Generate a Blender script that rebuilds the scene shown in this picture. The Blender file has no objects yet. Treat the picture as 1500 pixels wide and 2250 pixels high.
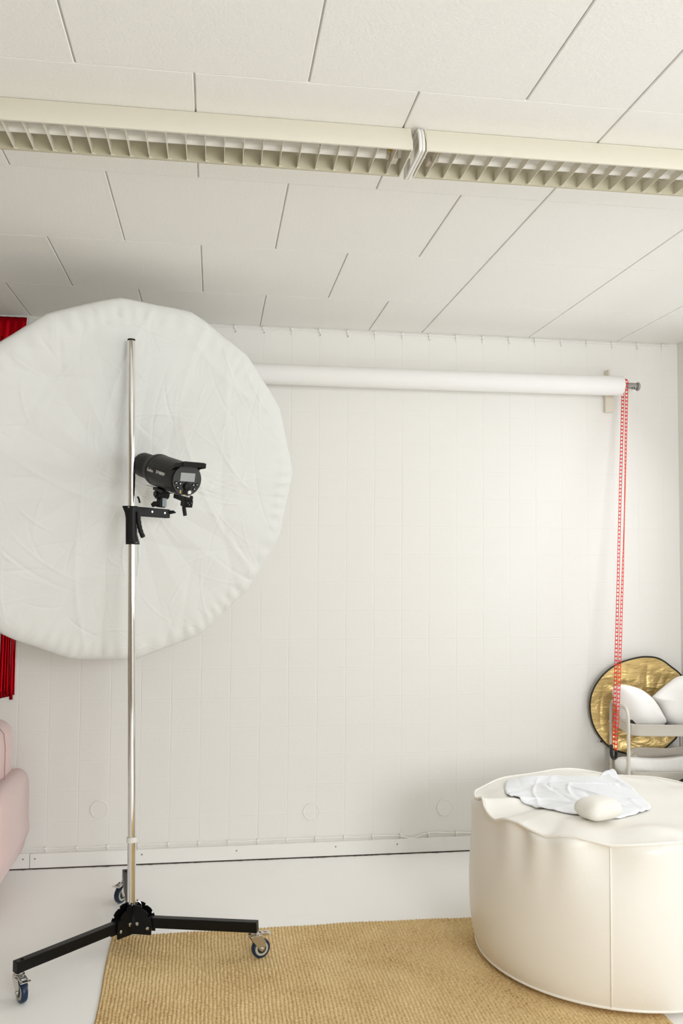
import bpy, bmesh, math, random
import numpy as np
from mathutils import Matrix, Vector
rng = np.random.default_rng(7); random.seed(7)
S = bpy.context.scene; COL = S.collection
PI = math.pi

# ------------------------------------------------------------------ camera
F_PX = 1940.2
CAM = np.array([.8055, -4.639, 1.5466])
def rot(yaw, pitch, roll):
    cy, sy = math.cos(yaw), math.sin(yaw); cp, sp = math.cos(pitch), math.sin(pitch); cr, sr = math.cos(roll), math.sin(roll)
    return (np.array([[cy, -sy, 0], [sy, cy, 0], [0, 0, 1]]) @ np.array([[1, 0, 0], [0, cp, -sp], [0, sp, cp]])
            @ np.array([[cr, 0, sr], [0, 1, 0], [-sr, 0, cr]]))
CR = rot(-.1433, .0525, -.0066)
RIGHT, FWD, UP = CR[:, 0], CR[:, 1], CR[:, 2]
cam_d = bpy.data.cameras.new('camera'); cam = bpy.data.objects.new('camera', cam_d); COL.objects.link(cam)
cam_d.sensor_fit = 'VERTICAL'; cam_d.sensor_height = 36; cam_d.sensor_width = 24
cam_d.lens = 36 * F_PX / 2250; cam_d.clip_start = .05
cam.matrix_world = Matrix([[RIGHT[i], UP[i], -FWD[i], CAM[i]] for i in range(3)] + [[0, 0, 0, 1]])
S.camera = cam

# ------------------------------------------------------------------ light
H = 2.7738                       # room height
XL, XR, YF = -2.6, 3.394, -6.6   # left wall, right wall, wall behind the camera
S.view_settings.view_transform = 'Standard'; S.view_settings.look = 'None'
S.view_settings.gamma = 1; S.view_settings.use_curve_mapping = False
S.view_settings.exposure = -0.04
S.cycles.max_bounces = 14; S.cycles.diffuse_bounces = 10; S.cycles.glossy_bounces = 4
S.cycles.transmission_bounces = 4; S.cycles.sample_clamp_indirect = 6; S.cycles.use_denoising = True
S.cycles.caustics_reflective = False; S.cycles.caustics_refractive = False
wd = bpy.data.worlds.new('sky'); S.world = wd; wd.use_nodes = True
wd.node_tree.nodes['Background'].inputs['Color'].default_value = (.93, .97, 1, 1)
wd.node_tree.nodes['Background'].inputs['Strength'].default_value = .95
def area(name, loc, aim, sx, sy, power, col):
    d = bpy.data.lights.new(name, 'AREA'); d.shape = 'RECTANGLE'; d.size = sx; d.size_y = sy; d.energy = power; d.color = col
    o = bpy.data.objects.new(name, d); COL.objects.link(o); o.location = loc
    o.rotation_euler = (Vector(aim) - Vector(loc)).to_track_quat('-Z', 'Y').to_euler()
    return o
RW = [(-1.7, -.5), (-3.5, -2.2), (-5.6, -4.3)]       # window openings in the right wall (y from, y to)
FW = [(1.7, 3.3)]                             # and in the wall behind the camera (x from, x to)
ZW0, ZW1 = 1.12, 2.56
DAY = (.95, .982, 1)
for (a, b), low, high in zip(RW, (13, 4, 3), (5, 5, 6)):        # light from the sky, and light thrown up by the bright ground outside
    for aim_z, pw in ((-.6, low), (2.2, high)):
        area('window_daylight', (XR + .22, (a + b) / 2, (ZW0 + ZW1) / 2), (.9, (a + b) / 2, aim_z), b - a - .1, 1.4, pw, DAY)
for (a, b), pw in zip(FW, (136,)):
    area('window_daylight', ((a + b) / 2, YF - .22, (ZW0 + ZW1) / 2), ((a + b) / 2, -1.2, -.4), b - a - .1, 1.4, pw, DAY)

# ------------------------------------------------------------------ photograph -> place helpers
def ray(u, v): return CR @ np.array([(u - 750) / F_PX, 1, -(v - 1125) / F_PX])
def at_z(u, v, z): d = ray(u, v); return CAM + d * (z - CAM[2]) / d[2]
def at_y(u, v, y): d = ray(u, v); return CAM + d * (y - CAM[1]) / d[1]
def at_d(u, v, dep): return CAM + ray(u, v) * dep
def at_cyl(u, v, cx, cy, r):
    d = ray(u, v); o = CAM[:2] - np.array([cx, cy]); a = d[:2] @ d[:2]; b = o @ d[:2]; c = o @ o - r * r
    D = b * b - a * c
    if D < 0: return None
    return CAM + d * ((-b - math.sqrt(D)) / a)

# ------------------------------------------------------------------ materials
def mat(name, col, rough=.5, metal=0, noise=0, nscale=20, bump=0, bscale=80, spec=.5, sheen=0, trans=0, coat=0, stretch=None):
    m = bpy.data.materials.new(name); m.use_nodes = True; nt = m.node_tree; b = nt.nodes['Principled BSDF']
    b.inputs['Base Color'].default_value = (*col, 1); b.inputs['Roughness'].default_value = rough
    b.inputs['Metallic'].default_value = metal; b.inputs['Specular IOR Level'].default_value = spec
    if sheen: b.inputs['Sheen Weight'].default_value = sheen
    if coat: b.inputs['Coat Weight'].default_value = coat
    tc = nt.nodes.new('ShaderNodeTexCoord'); src = tc.outputs['Object']
    if stretch:
        mp = nt.nodes.new('ShaderNodeMapping'); mp.inputs['Scale'].default_value = stretch
        nt.links.new(src, mp.inputs['Vector']); src = mp.outputs['Vector']
    n = nt.nodes.new('ShaderNodeTexNoise'); n.inputs['Scale'].default_value = nscale; n.inputs['Detail'].default_value = 5
    nt.links.new(src, n.inputs['Vector'])
    if noise:
        mx = nt.nodes.new('ShaderNodeMix'); mx.data_type = 'RGBA'
        mx.inputs['A'].default_value = (*[c * (1 - noise) for c in col], 1)
        mx.inputs['B'].default_value = (*[min(1, c * (1 + noise)) for c in col], 1)
        nt.links.new(n.outputs['Fac'], mx.inputs['Factor']); nt.links.new(mx.outputs['Result'], b.inputs['Base Color'])
    if bump:
        n2 = nt.nodes.new('ShaderNodeTexNoise'); n2.inputs['Scale'].default_value = bscale; n2.inputs['Detail'].default_value = 4
        nt.links.new(src, n2.inputs['Vector'])
        bp = nt.nodes.new('ShaderNodeBump'); bp.inputs['Strength'].default_value = 1; bp.inputs['Distance'].default_value = bump
        nt.links.new(n2.outputs['Fac'], bp.inputs['Height']); nt.links.new(bp.outputs['Normal'], b.inputs['Normal'])
    if trans:
        out = nt.nodes['Material Output']; t = nt.nodes.new('ShaderNodeBsdfTranslucent'); t.inputs['Color'].default_value = (*col, 1)
        ms = nt.nodes.new('ShaderNodeMixShader'); ms.inputs['Fac'].default_value = trans
        nt.links.new(b.outputs[0], ms.inputs[1]); nt.links.new(t.outputs[0], ms.inputs[2]); nt.links.new(ms.outputs[0], out.inputs[0])
    return m

M = {}
M['ceiling'] = mat('ceiling_paint', (.86, .85, .822), .8, bump=.0012, bscale=130, spec=.2)
M['seam'] = mat('ceiling_seam_paint', (.74, .73, .70), .8)
M['plain_wall'] = mat('plain_wall_paint', (.80, .79, .765), .75, bump=.001, bscale=60, spec=.3)
M['dim_wall'] = mat('brown_panel_wall', (.40, .35, .29), .6, noise=.2, nscale=3)
M['floor'] = mat('painted_floor', (.92, .915, .90), .42, noise=.035, nscale=2.2, bump=.0012, bscale=18, spec=.35)
M['base'] = mat('baseboard_paint', (.82, .81, .785), .5)
M['gap_shade'] = mat('gap_shade_strip', (.07, .05, .04), .95, noise=.6, nscale=60)  # dark colour standing in for the shade under the baseboard
M['cable'] = mat('painted_cable', (.82, .81, .78), .55)
M['dark_hole'] = mat('dark_hole', (.08, .065, .05), .9)
M['screw'] = mat('painted_screw', (.28, .26, .24), .5, metal=.4)
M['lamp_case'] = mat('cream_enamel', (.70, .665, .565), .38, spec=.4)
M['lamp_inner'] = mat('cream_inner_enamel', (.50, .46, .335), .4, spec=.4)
M['reflector_white'] = mat('white_reflector', (.90, .90, .90), .25, spec=.6)
M['tube'] = mat('unlit_tube_glass', (.86, .85, .82), .15, spec=.6)
M['brass'] = mat('brass_contact', (.55, .40, .12), .35, metal=.8)
M['lampgrey'] = mat('lampholder_plastic', (.50, .45, .37), .5)
M['black'] = mat('black_powder_coat', (.004, .004, .0045), .34, spec=.22)
M['black_matte'] = mat('black_plastic', (.007, .0068, .0065), .45, spec=.25, bump=.0002, bscale=600)
M['flash_black'] = mat('flash_black_plastic', (.007, .0062, .0052), .42, spec=.22, bump=.0001, bscale=900)
M['panel_grey'] = mat('panel_grey_plastic', (.045, .045, .046), .45, spec=.3)
M['screen'] = mat('unlit_screen', (.36, .37, .37), .15)
M['white_plastic'] = mat('white_plastic', (.78, .77, .74), .4)
M['chrome'] = mat('chrome', (.84, .83, .81), .07, metal=1)
M['steel'] = mat('zinc_steel', (.62, .61, .59), .25, metal=1)
M['grey_metal'] = mat('grey_clamp_metal', (.20, .23, .25), .45, metal=.3)
M['blue_rubber'] = mat('blue_rubber', (.006, .022, .058), .35, spec=.4)
M['hub_grey'] = mat('caster_core_grey', (.42, .42, .35), .5)
M['paper'] = mat('backdrop_paper', (.84, .835, .82), .8, spec=.2)
M['red_plastic'] = mat('red_plastic', (.68, .028, .016), .4)
M['dark_grey'] = mat('dark_grey_plastic', (.022, .022, .023), .4, spec=.35)
M['plug'] = mat('grey_plug', (.33, .32, .30), .45, metal=.3)
M['red_foil'] = mat('red_foil', (.50, .004, .012), .2, metal=1, bump=.0015, bscale=60, stretch=(1, 1, .15))
M['pink'] = mat('pink_wool', (.70, .53, .51), .9, noise=.04, nscale=180, bump=.0005, bscale=500, sheen=.2)
M['pink_seam'] = mat('pink_seam', (.42, .27, .25), .9)
M['leg_wood'] = mat('light_wood', (.5, .34, .2), .5, noise=.15)
M['trolley'] = mat('beige_powder_coat', (.72, .68, .61), .42, spec=.4)
M['pillow'] = mat('white_cotton', (.90, .89, .87), .85, bump=.0006, bscale=350, spec=.2)
M['padded'] = mat('white_padded_cloth', (.85, .84, .815), .8, bump=.010, bscale=11, stretch=(2.2, 1, .8), spec=.2)
M['sheer'] = mat('cream_sheer', (.82, .77, .70), .8, bump=.003, bscale=40, trans=.35)
M['black_rim'] = mat('black_binding', (.02, .018, .015), .7)
M['case_grey'] = mat('grey_case_fabric', (.42, .42, .43), .75, noise=.08, nscale=90, bump=.0006, bscale=300)
M['pouf'] = mat('cream_faux_leather', (.825, .80, .748), .36, bump=.0009, bscale=26, spec=.42)
M['sheet'] = mat('white_sheet', (.80, .81, .835), .9, bump=.0016, bscale=40, spec=.15)
M['beanbag'] = mat('cream_cotton', (.80, .775, .72), .85, bump=.0006, bscale=150, spec=.15)
M['diffuser'] = mat('white_diffuser_nylon', (.80, .805, .785), .62, bump=.0016, bscale=16, spec=.3, trans=.12)
M['cord'] = mat('white_cord', (.84, .84, .82), .7)

def gold_mat():
    m = mat('gold_foil', (1, .745, .33), .40, metal=.80, bump=.0075, bscale=17, stretch=(.8, 1, 2.0)); nt = m.node_tree
    n2 = [n for n in nt.nodes if n.type == 'TEX_NOISE'][-1]; n2.inputs['Detail'].default_value = 7; n2.inputs['Distortion'].default_value = .7
    return m
M['gold'] = gold_mat()

def wall_mat():       # painted blockwork: square blocks with thin filled joints
    m = mat('painted_blockwork', (.80, .788, .76), .72, spec=.3); nt = m.node_tree; b = nt.nodes['Principled BSDF']
    geo = nt.nodes.new('ShaderNodeNewGeometry')
    sep = nt.nodes.new('ShaderNodeSeparateXYZ'); nt.links.new(geo.outputs['Position'], sep.inputs[0])
    def math_n(op, a, bb=None, c=None):
        n = nt.nodes.new('ShaderNodeMath'); n.operation = op
        for i, x in enumerate((a, bb, c)):
            if x is None: continue
            if isinstance(x, (int, float)): n.inputs[i].default_value = x
            else: nt.links.new(x, n.inputs[i])
        return n.outputs[0]
    wob = nt.nodes.new('ShaderNodeTexNoise'); wob.inputs['Scale'].default_value = 6; wob.inputs['Detail'].default_value = 4
    nt.links.new(geo.outputs['Position'], wob.inputs['Vector'])
    w = math_n('MULTIPLY', math_n('SUBTRACT', wob.outputs['Fac'], .5), .010)
    brk = nt.nodes.new('ShaderNodeTexNoise'); brk.inputs['Scale'].default_value = 3.1; brk.inputs['Detail'].default_value = 3
    nt.links.new(geo.outputs['Position'], brk.inputs['Vector'])
    def joint(coord, off, width):
        p = math_n('DIVIDE', math_n('ADD', math_n('ADD', coord, w), -off), .15)
        fr = math_n('ABSOLUTE', math_n('SUBTRACT', math_n('FRACT', math_n('ADD', p, .5)), .5))
        d = math_n('MULTIPLY', fr, .15 / width)
        return math_n('MAXIMUM', math_n('SUBTRACT', 1, d), 0)
    jv = joint(sep.outputs['X'], 0, .0045); jh = math_n('MULTIPLY', joint(sep.outputs['Z'], .219, .0035), .55)
    j = math_n('MULTIPLY', math_n('MAXIMUM', jv, jh), math_n('MULTIPLY_ADD', brk.outputs['Fac'], 1.6, -.25))
    fine = nt.nodes.new('ShaderNodeTexNoise'); fine.inputs['Scale'].default_value = 45; fine.inputs['Detail'].default_value = 6
    nt.links.new(geo.outputs['Position'], fine.inputs['Vector'])
    h = math_n('ADD', math_n('MULTIPLY', j, -1.0), math_n('MULTIPLY', fine.outputs['Fac'], .35))
    bp = nt.nodes.new('ShaderNodeBump'); bp.inputs['Distance'].default_value = .0016; bp.inputs['Strength'].default_value = .9
    nt.links.new(h, bp.inputs['Height']); nt.links.new(bp.outputs['Normal'], b.inputs['Normal'])
    return m
M['block_wall'] = wall_mat()

def rug_mat():
    m = mat('jute', (.56, .39, .19), .9, spec=.15); nt = m.node_tree; b = nt.nodes['Principled BSDF']
    tc = nt.nodes.new('ShaderNodeTexCoord')
    mp = nt.nodes.new('ShaderNodeMapping'); mp.inputs['Scale'].default_value = (75, 130, 1); nt.links.new(tc.outputs['Object'], mp.inputs[0])
    n = nt.nodes.new('ShaderNodeTexNoise'); n.inputs['Scale'].default_value = 1; n.inputs['Detail'].default_value = 3; nt.links.new(mp.outputs[0], n.inputs['Vector'])
    n2 = nt.nodes.new('ShaderNodeTexNoise'); n2.inputs['Scale'].default_value = 5; n2.inputs['Detail'].default_value = 6; nt.links.new(tc.outputs['Object'], n2.inputs['Vector'])
    ad = nt.nodes.new('ShaderNodeMath'); ad.operation = 'MULTIPLY_ADD'; ad.inputs[1].default_value = .45
    nt.links.new(n2.outputs['Fac'], ad.inputs[0]); nt.links.new(n.outputs['Fac'], ad.inputs[2])
    cr = nt.nodes.new('ShaderNodeValToRGB'); e = cr.color_ramp.elements
    e[0].position = .42; e[0].color = (.34, .20, .075, 1); e[1].position = .92; e[1].color = (.80, .62, .34, 1)
    k = e.new(.62); k.color = (.62, .44, .21, 1)
    nt.links.new(ad.outputs[0], cr.inputs[0]); nt.links.new(cr.outputs[0], b.inputs['Base Color'])
    return m
M['jute'] = rug_mat()

# ------------------------------------------------------------------ mesh builder
class MB:
    def __init__(s): s.v = []; s.f = []
    def add(s, vs, fs):
        o = len(s.v); s.v.extend([tuple(map(float, p)) for p in vs]); s.f.extend([tuple(i + o for i in q) for q in fs]); return s
    def box(s, c, d, R=None):
        c = np.array(c, float); h = np.array(d, float) / 2; vs = []
        for x in (-1, 1):
            for y in (-1, 1):
                for z in (-1, 1):
                    p = h * (x, y, z); vs.append(c + (R @ p if R is not None else p))
        return s.add(vs, [(0, 1, 3, 2), (4, 6, 7, 5), (0, 4, 5, 1), (2, 3, 7, 6), (0, 2, 6, 4), (1, 5, 7, 3)])
    def bar(s, p0, p1, w, h, up=(0, 0, 1)):          # rectangular bar between two points
        p0, p1, up = (np.array(x, float) for x in (p0, p1, up)); d = p1 - p0; L = np.linalg.norm(d); d /= L
        sd = np.cross(d, up); sd /= np.linalg.norm(sd); u2 = np.cross(sd, d)
        return s.box((p0 + p1) / 2, (L, w, h), np.stack([d, sd, u2], 1))
    def rings(s, rings, c0=True, c1=True, closed=False):
        n = len(rings[0]); o = len(s.v); m = len(rings)
        for r in rings: s.v.extend([tuple(map(float, p)) for p in r])
        for k in range(m if closed else m - 1):
            a, b = o + k * n, o + ((k + 1) % m) * n
            for i in range(n): j = (i + 1) % n; s.f.append((a + i, a + j, b + j, b + i))
        if not closed:
            if c0: s.f.append(tuple(o + i for i in range(n))[::-1])
            if c1: s.f.append(tuple(o + (m - 1) * n + i for i in range(n)))
        return s
    def cyl(s, p0, p1, r0, r1=None, n=24, cap=True):
        return s.lathe([(0, r0), (np.linalg.norm(np.array(p1, float) - np.array(p0, float)), r0 if r1 is None else r1)], p0, np.array(p1, float) - np.array(p0, float), n, cap)
    def lathe(s, prof, c, axis, n=32, cap=True):      # prof: list of (distance along axis, radius)
        c = np.array(c, float); a = np.array(axis, float); a /= np.linalg.norm(a)
        e = np.array([1, 0, 0]) if abs(a[0]) < .8 else np.array([0, 1, 0]); x = np.cross(a, e); x /= np.linalg.norm(x); y = np.cross(a, x)
        R = [[c + a * t + r * (math.cos(2 * PI * i / n) * x + math.sin(2 * PI * i / n) * y) for i in range(n)] for t, r in prof]
        return s.rings(R, cap, cap)
    def tube(s, pts, r, n=10, closed=False, flat=1.0, up=(0, 0, 1)):
        P = [np.array(p, float) for p in pts]; m = len(P); R = []; up = np.array(up, float)
        prev = None
        for k in range(m):
            if closed: t = P[(k + 1) % m] - P[k - 1]
            else: t = P[min(k + 1, m - 1)] - P[max(k - 1, 0)]
            t /= np.linalg.norm(t) + 1e-12
            if prev is None:
                x = np.cross(t, up)
                if np.linalg.norm(x) < 1e-3: x = np.cross(t, (1, 0, 0.01))
            else: x = prev - t * (prev @ t)
            x /= np.linalg.norm(x); prev = x; y = np.cross(t, x)
            rr = r[k] if hasattr(r, '__len__') else r
            R.append([P[k] + rr * (math.cos(2 * PI * i / n) * x + flat * math.sin(2 * PI * i / n) * y) for i in range(n)])
        return s.rings(R, True, True, closed)
    def prism(s, poly, depth_vec):                     # poly: 3-D points; extruded along depth_vec
        d = np.array(depth_vec, float); P = [np.array(p, float) for p in poly]
        return s.rings([P, [p + d for p in P]])
    def grid(s, V):                                    # V: nu x nv x 3
        nu, nv, _ = V.shape; o = len(s.v); s.v.extend(map(tuple, V.reshape(-1, 3).tolist()))
        for i in range(nu - 1):
            for j in range(nv - 1):
                a = o + i * nv + j; s.f.append((a, a + nv, a + nv + 1, a + 1))
        return s
WM = {}      # world matrix of the thing each object belongs to
def to_mesh(name, verts, faces, smooth=True, sharp=35):
    me = bpy.data.meshes.new(name); me.from_pydata(verts, [], faces); me.update()
    bm = bmesh.new(); bm.from_mesh(me); bmesh.ops.recalc_face_normals(bm, faces=bm.faces)
    if smooth:
        for f in bm.faces: f.smooth = True
        lim = math.radians(sharp)
        for e in bm.edges:
            if len(e.link_faces) == 2 and e.calc_face_angle(0) > lim: e.smooth = False
    bm.to_mesh(me); bm.free(); return me
def part(parent, name, mb, m, smooth=True, bevel=0, local=False, label=None, sharp=35, seg=2, subsurf=0):
    vs = mb.v
    if parent is not None and not local:
        inv = WM[parent].inverted(); vs = [tuple(inv @ Vector(v)) for v in vs]
    me = to_mesh(name, vs, mb.f, smooth, sharp); me.materials.append(M[m])
    o = bpy.data.objects.new(name, me); COL.objects.link(o)
    if parent is not None: o.parent = parent; WM[o] = WM[parent]
    else: WM[o] = Matrix.Identity(4)
    if bevel:
        b = o.modifiers.new('bevel', 'BEVEL'); b.width = bevel; b.segments = seg; b.limit_method = 'ANGLE'; b.angle_limit = math.radians(40)
    if subsurf:
        b = o.modifiers.new('subsurf', 'SUBSURF'); b.levels = b.render_levels = subsurf
    if label: o['label'] = label
    return o
def thing(name, label, cat, mw=None, loc=None, group=None):
    o = bpy.data.objects.new(name, None); COL.objects.link(o); o.empty_display_size = .05
    W = mw if mw is not None else Matrix.Translation(Vector(loc if loc is not None else (0, 0, 0)))
    o.matrix_world = W; WM[o] = W; o['label'] = label; o['category'] = cat
    if group: o['group'] = group
    return o
def tag(o, label, cat, group=None):
    o['label'] = label; o['category'] = cat
    if group: o['group'] = group
    return o
def single(name, mb, m, label, cat, loc, group=None, **k):   # a thing that is one mesh, origin at loc
    mb.v = [tuple(np.array(v) - np.array(loc)) for v in mb.v]
    o = part(None, name, mb, m, **k); o.location = loc; WM[o] = Matrix.Translation(Vector(loc)); return tag(o, label, cat, group)
def struct(name, mb, m, parent=None, **k):
    o = part(parent, name, mb, m, **k)
    if parent is None: o['kind'] = 'structure'
    return o
def dup(o, loc, label=None):
    r = o.copy(); COL.objects.link(r); r.location = loc
    if label: r['label'] = label
    for ch in o.children:
        c = ch.copy(); COL.objects.link(c); c.parent = r
        for g in ch.children:
            d = g.copy(); COL.objects.link(d); d.parent = c
    return r
def smooth_closed(P, n):     # Catmull-Rom through closed outline points
    P = np.array(P, float); m = len(P); out = []
    for k in range(n):
        t = k / n * m; i = int(t); f = t - i; a, b, c, d = P[(i - 1) % m], P[i % m], P[(i + 1) % m], P[(i + 2) % m]
        out.append(.5 * ((2 * b) + (c - a) * f + (2 * a - 5 * b + 4 * c - d) * f ** 2 + (3 * b - a - 3 * c + d) * f ** 3))
    return np.array(out)
def smooth_open(P, n):
    P = np.array(P, float); m = len(P); out = []
    for k in range(n):
        t = k / (n - 1) * (m - 1); i = min(int(t), m - 2); f = t - i
        a, b, c, d = P[max(i - 1, 0)], P[i], P[i + 1], P[min(i + 2, m - 1)]
        out.append(.5 * ((2 * b) + (c - a) * f + (2 * a - 5 * b + 4 * c - d) * f ** 2 + (3 * b - a - 3 * c + d) * f ** 3))
    return np.array(out)
def rrect(w, d, r, n=6):      # rounded rectangle outline in xy
    out = []
    for cx, cy, a0 in ((w / 2 - r, d / 2 - r, 0), (-w / 2 + r, d / 2 - r, 90), (-w / 2 + r, -d / 2 + r, 180), (w / 2 - r, -d / 2 + r, 270)):
        for k in range(n + 1):
            a = math.radians(a0 + 90 * k / n); out.append((cx + r * math.cos(a), cy + r * math.sin(a)))
    return np.array(out)
def creases(n, ext, seed, amp, wid, length):     # random straight folds over a plane: returns h(x, y)
    g = np.random.default_rng(seed); L = []
    for _ in range(n):
        L.append((g.uniform(-ext, ext), g.uniform(-ext, ext), g.uniform(0, PI), g.uniform(*length), g.uniform(*wid), g.uniform(*amp) * g.choice([-1, 1])))
    def h(x, y):
        z = np.zeros_like(x)
        for cx, cy, a, l, w, A in L:
            dx, dy = x - cx, y - cy; s = dx * math.cos(a) + dy * math.sin(a); t = -dx * math.sin(a) + dy * math.cos(a) + .12 * s * s / l
            z += A * np.exp(-np.abs(t / w) ** 1.4) * np.exp(-(s / l) ** 4)
        return z
    return h

# ================================================================== THE ROOM
mb = MB(); mb.box(((XL + XR) / 2, YF / 2, -.05), (XR - XL + .4, -YF + .4, .1)); struct('floor', mb, 'floor', smooth=False)
mb = MB(); mb.box(((XL + XR) / 2, .075, H / 2), (XR - XL + .3, .15, H + .1)); struct('wall_back', mb, 'block_wall', smooth=False)
mb = MB(); mb.box((XL - .075, YF / 2, H / 2), (.15, -YF, H + .1)); struct('wall_left', mb, 'dim_wall', smooth=False)
def pierced(fix, lo, hi, openings, axis, name, m):
    mb = MB()
    def seg(a, b, z0, z1):
        if b - a < 1e-4: return
        if axis == 'y': mb.box((fix, (a + b) / 2, (z0 + z1) / 2), (.15, b - a, z1 - z0))
        else: mb.box(((a + b) / 2, fix, (z0 + z1) / 2), (b - a, .15, z1 - z0))
    seg(lo, hi, -.05, ZW0); seg(lo, hi, ZW1, H + .05)
    cur = lo
    for a, b in sorted(openings): seg(cur, a, ZW0, ZW1); cur = b
    seg(cur, hi, ZW0, ZW1)
    struct(name, mb, m, smooth=False)
pierced(XR + .075, YF, 0, RW, 'y', 'wall_right', 'plain_wall')
pierced(YF - .075, XL - .15, XR + .15, FW, 'x', 'wall_front', 'dim_wall')
k = 1
for a, b in RW:
    mb = MB(); x = XR + .06
    for y in (a + .025, (a + b) / 2, b - .025): mb.box((x, y, (ZW0 + ZW1) / 2), (.06, .05, ZW1 - ZW0))
    for z in (ZW0 + .025, ZW1 - .025): mb.box((x, (a + b) / 2, z), (.06, b - a, .05))
    struct('window_%d' % k, mb, 'base', smooth=False); k += 1
for a, b in FW:
    mb = MB(); y = YF - .06
    for x in (a + .025, (a + b) / 2, b - .025): mb.box((x, y, (ZW0 + ZW1) / 2), (.05, .06, ZW1 - ZW0))
    for z in (ZW0 + .025, ZW1 - .025): mb.box(((a + b) / 2, y, z), (b - a, .06, .05))
    struct('window_%d' % k, mb, 'base', smooth=False); k += 1

# ceiling boards: staggered rows, seams open a few millimetres
mb = MB(); TW, TX0, TD, TY1 = .5843, -.1372, .6245, .5547
def tile(x0, x1, y0, y1):
    gx, gy, d, bv = .0022, .0009, .006, .0020
    x0 += gx; x1 -= gx; y0 += gy; y1 -= gy
    if x1 - x0 < .02: return
    A = [(x0, y0, H + d), (x1, y0, H + d), (x1, y1, H + d), (x0, y1, H + d)]
    B = [(x0, y0, H + bv), (x1, y0, H + bv), (x1, y1, H + bv), (x0, y1, H + bv)]
    b2 = bv * .7
    C = [(x0 + bv, y0 + b2, H), (x1 - bv, y0 + b2, H), (x1 - bv, y1 - b2, H), (x0 + bv, y1 - b2, H)]
    mb.rings([A, B, C], False, True)
XS = TX0 + TW * 3.5           # a straight seam; right of it the boards line up
rows = [(0, -TY1)] + [(-TY1 - TD * i, -TY1 - TD * (i + 1)) for i in range(10)]
for i, (ya, yb) in enumerate(rows):
    if ya < YF: break
    yb = max(yb, YF); off = 0 if i % 2 == 0 else .5
    js = [XL] + [TX0 + TW * (off + t) for t in range(-6, 8) if XL + .05 < TX0 + TW * (off + t) < XS - .05] + [XS]
    js += [x for x in (2.513, 3.03) if x < XR] + [XR]
    for a, b in zip(js[:-1], js[1:]): tile(a, b, yb, ya)
struct('ceiling', mb, 'ceiling', smooth=False)
mb = MB(); mb.box(((XL + XR) / 2, YF / 2, H + .057), (XR - XL + .4, -YF + .4, .1)); struct('trim_1', mb, 'seam', smooth=False)

# baseboard: two boards with screws, above a dark strip painting in the shade of the floor gap
def board(name, x0, x1, xs):
    mb = MB(); mb.box(((x0 + x1) / 2, -.008, .0415), (x1 - x0, .016, .071)); b = struct(name, mb, 'base', bevel=.0015)
    for x in xs:
        m2 = MB(); m2.cyl((x, -.0155, .052), (x, -.0172, .052), .004, n=12); part(b, 'screw', m2, 'screw')
XJ = at_y(66.5, 1886, 0)[0]
board('baseboard_left', XL, XJ - .0012, [at_y(52, 1885, 0)[0], -.6, -1.4])
board('baseboard_back', XJ + .0012, XR, [at_y(u, 1880, 0)[0] for u in (78, 312, 519, 736, 871)] + [2.7])
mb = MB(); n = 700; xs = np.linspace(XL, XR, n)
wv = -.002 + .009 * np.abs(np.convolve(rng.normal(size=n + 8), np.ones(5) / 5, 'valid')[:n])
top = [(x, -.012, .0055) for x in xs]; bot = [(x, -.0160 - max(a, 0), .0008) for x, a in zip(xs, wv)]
mb.grid(np.array([bot, top])); mb.box(((XL + XR) / 2, -.003, .006), (XR - XL, .004, .006)); struct('trim_2', mb, 'gap_shade', smooth=False)

# cables clipped along the foot and the top of the wall
def cable(name, z, zs, label, x0, x1, dips=()):
    r = thing(name, label, 'cable', loc=(x0, -.006, z)); pts = []
    for x in np.linspace(x0, x1, int((x1 - x0) / .0375) + 1):
        ph = ((x + 1e-6) / .15) % 1; zz = z - zs * math.sin(PI * ph) ** 2 * (.5 + .5 * math.sin(x * 9))
        for c, w, a in dips: zz += a * math.exp(-((x - c) / w) ** 2)
        pts.append((x, -.007, zz))
    mb = MB(); mb.tube(pts, .0036, 8); part(r, 'cable_run', mb, 'cable')
    for k in range(math.ceil(x0 / .15), int(x1 / .15) + 1):
        x = k * .15; mb = MB(); mb.box((x, -.0075, z), (.009, .015, .015)); mb.box((x + .001, -.003, z - .017), (.004, .005, .026))
        part(r, 'cable_clip', mb, 'cable', bevel=.0015)
    return r
cable('wall_cable', .0975, .004, 'thin white cable clipped along the wall just above the baseboard', -.9, 3.2, [(1.86, .05, -.022), (1.97, .07, .006)])
cable('ceiling_cable', H - .012, .003, 'thin white cable clipped along the top of the wall under the ceiling', -.14, 3.35)
mb = MB()
for k, s in ((6, .8), (7, .7), (9, 1.1), (10, 1), (13, .6), (16, .7), (18, .5), (20, .5), (21, 1.2), (2, .6)):
    mb.box((.15 * k + .004, .0005, H - .034), (.004, .003, .010 * s))
struct('trim_3', mb, 'dark_hole', smooth=False)

# round cover plates
first = None
for u, v, w in ((218, 1778, 'round white cover plate on the wall left of the chrome stand pole'),
                (684, 1783, 'round white cover plate on the wall in the middle of the three'),
                (977, 1774, 'round white cover plate on the wall nearest the cream pouf')):
    p = at_y(u, v, 0)
    if first is None:
        mb = MB(); mb.lathe([(0, .0445), (.003, .0445), (.0045, .043), (.0045, .040), (.0030, .0385), (.0030, .0001)], (0, 0, 0), (0, -1, 0), 48)
        first = part(None, 'cover_plate', mb, 'block_wall'); first.location = p; tag(first, w, 'cover plate', 'round cover plates low on the wall')
    else: dup(first, p, w)

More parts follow.
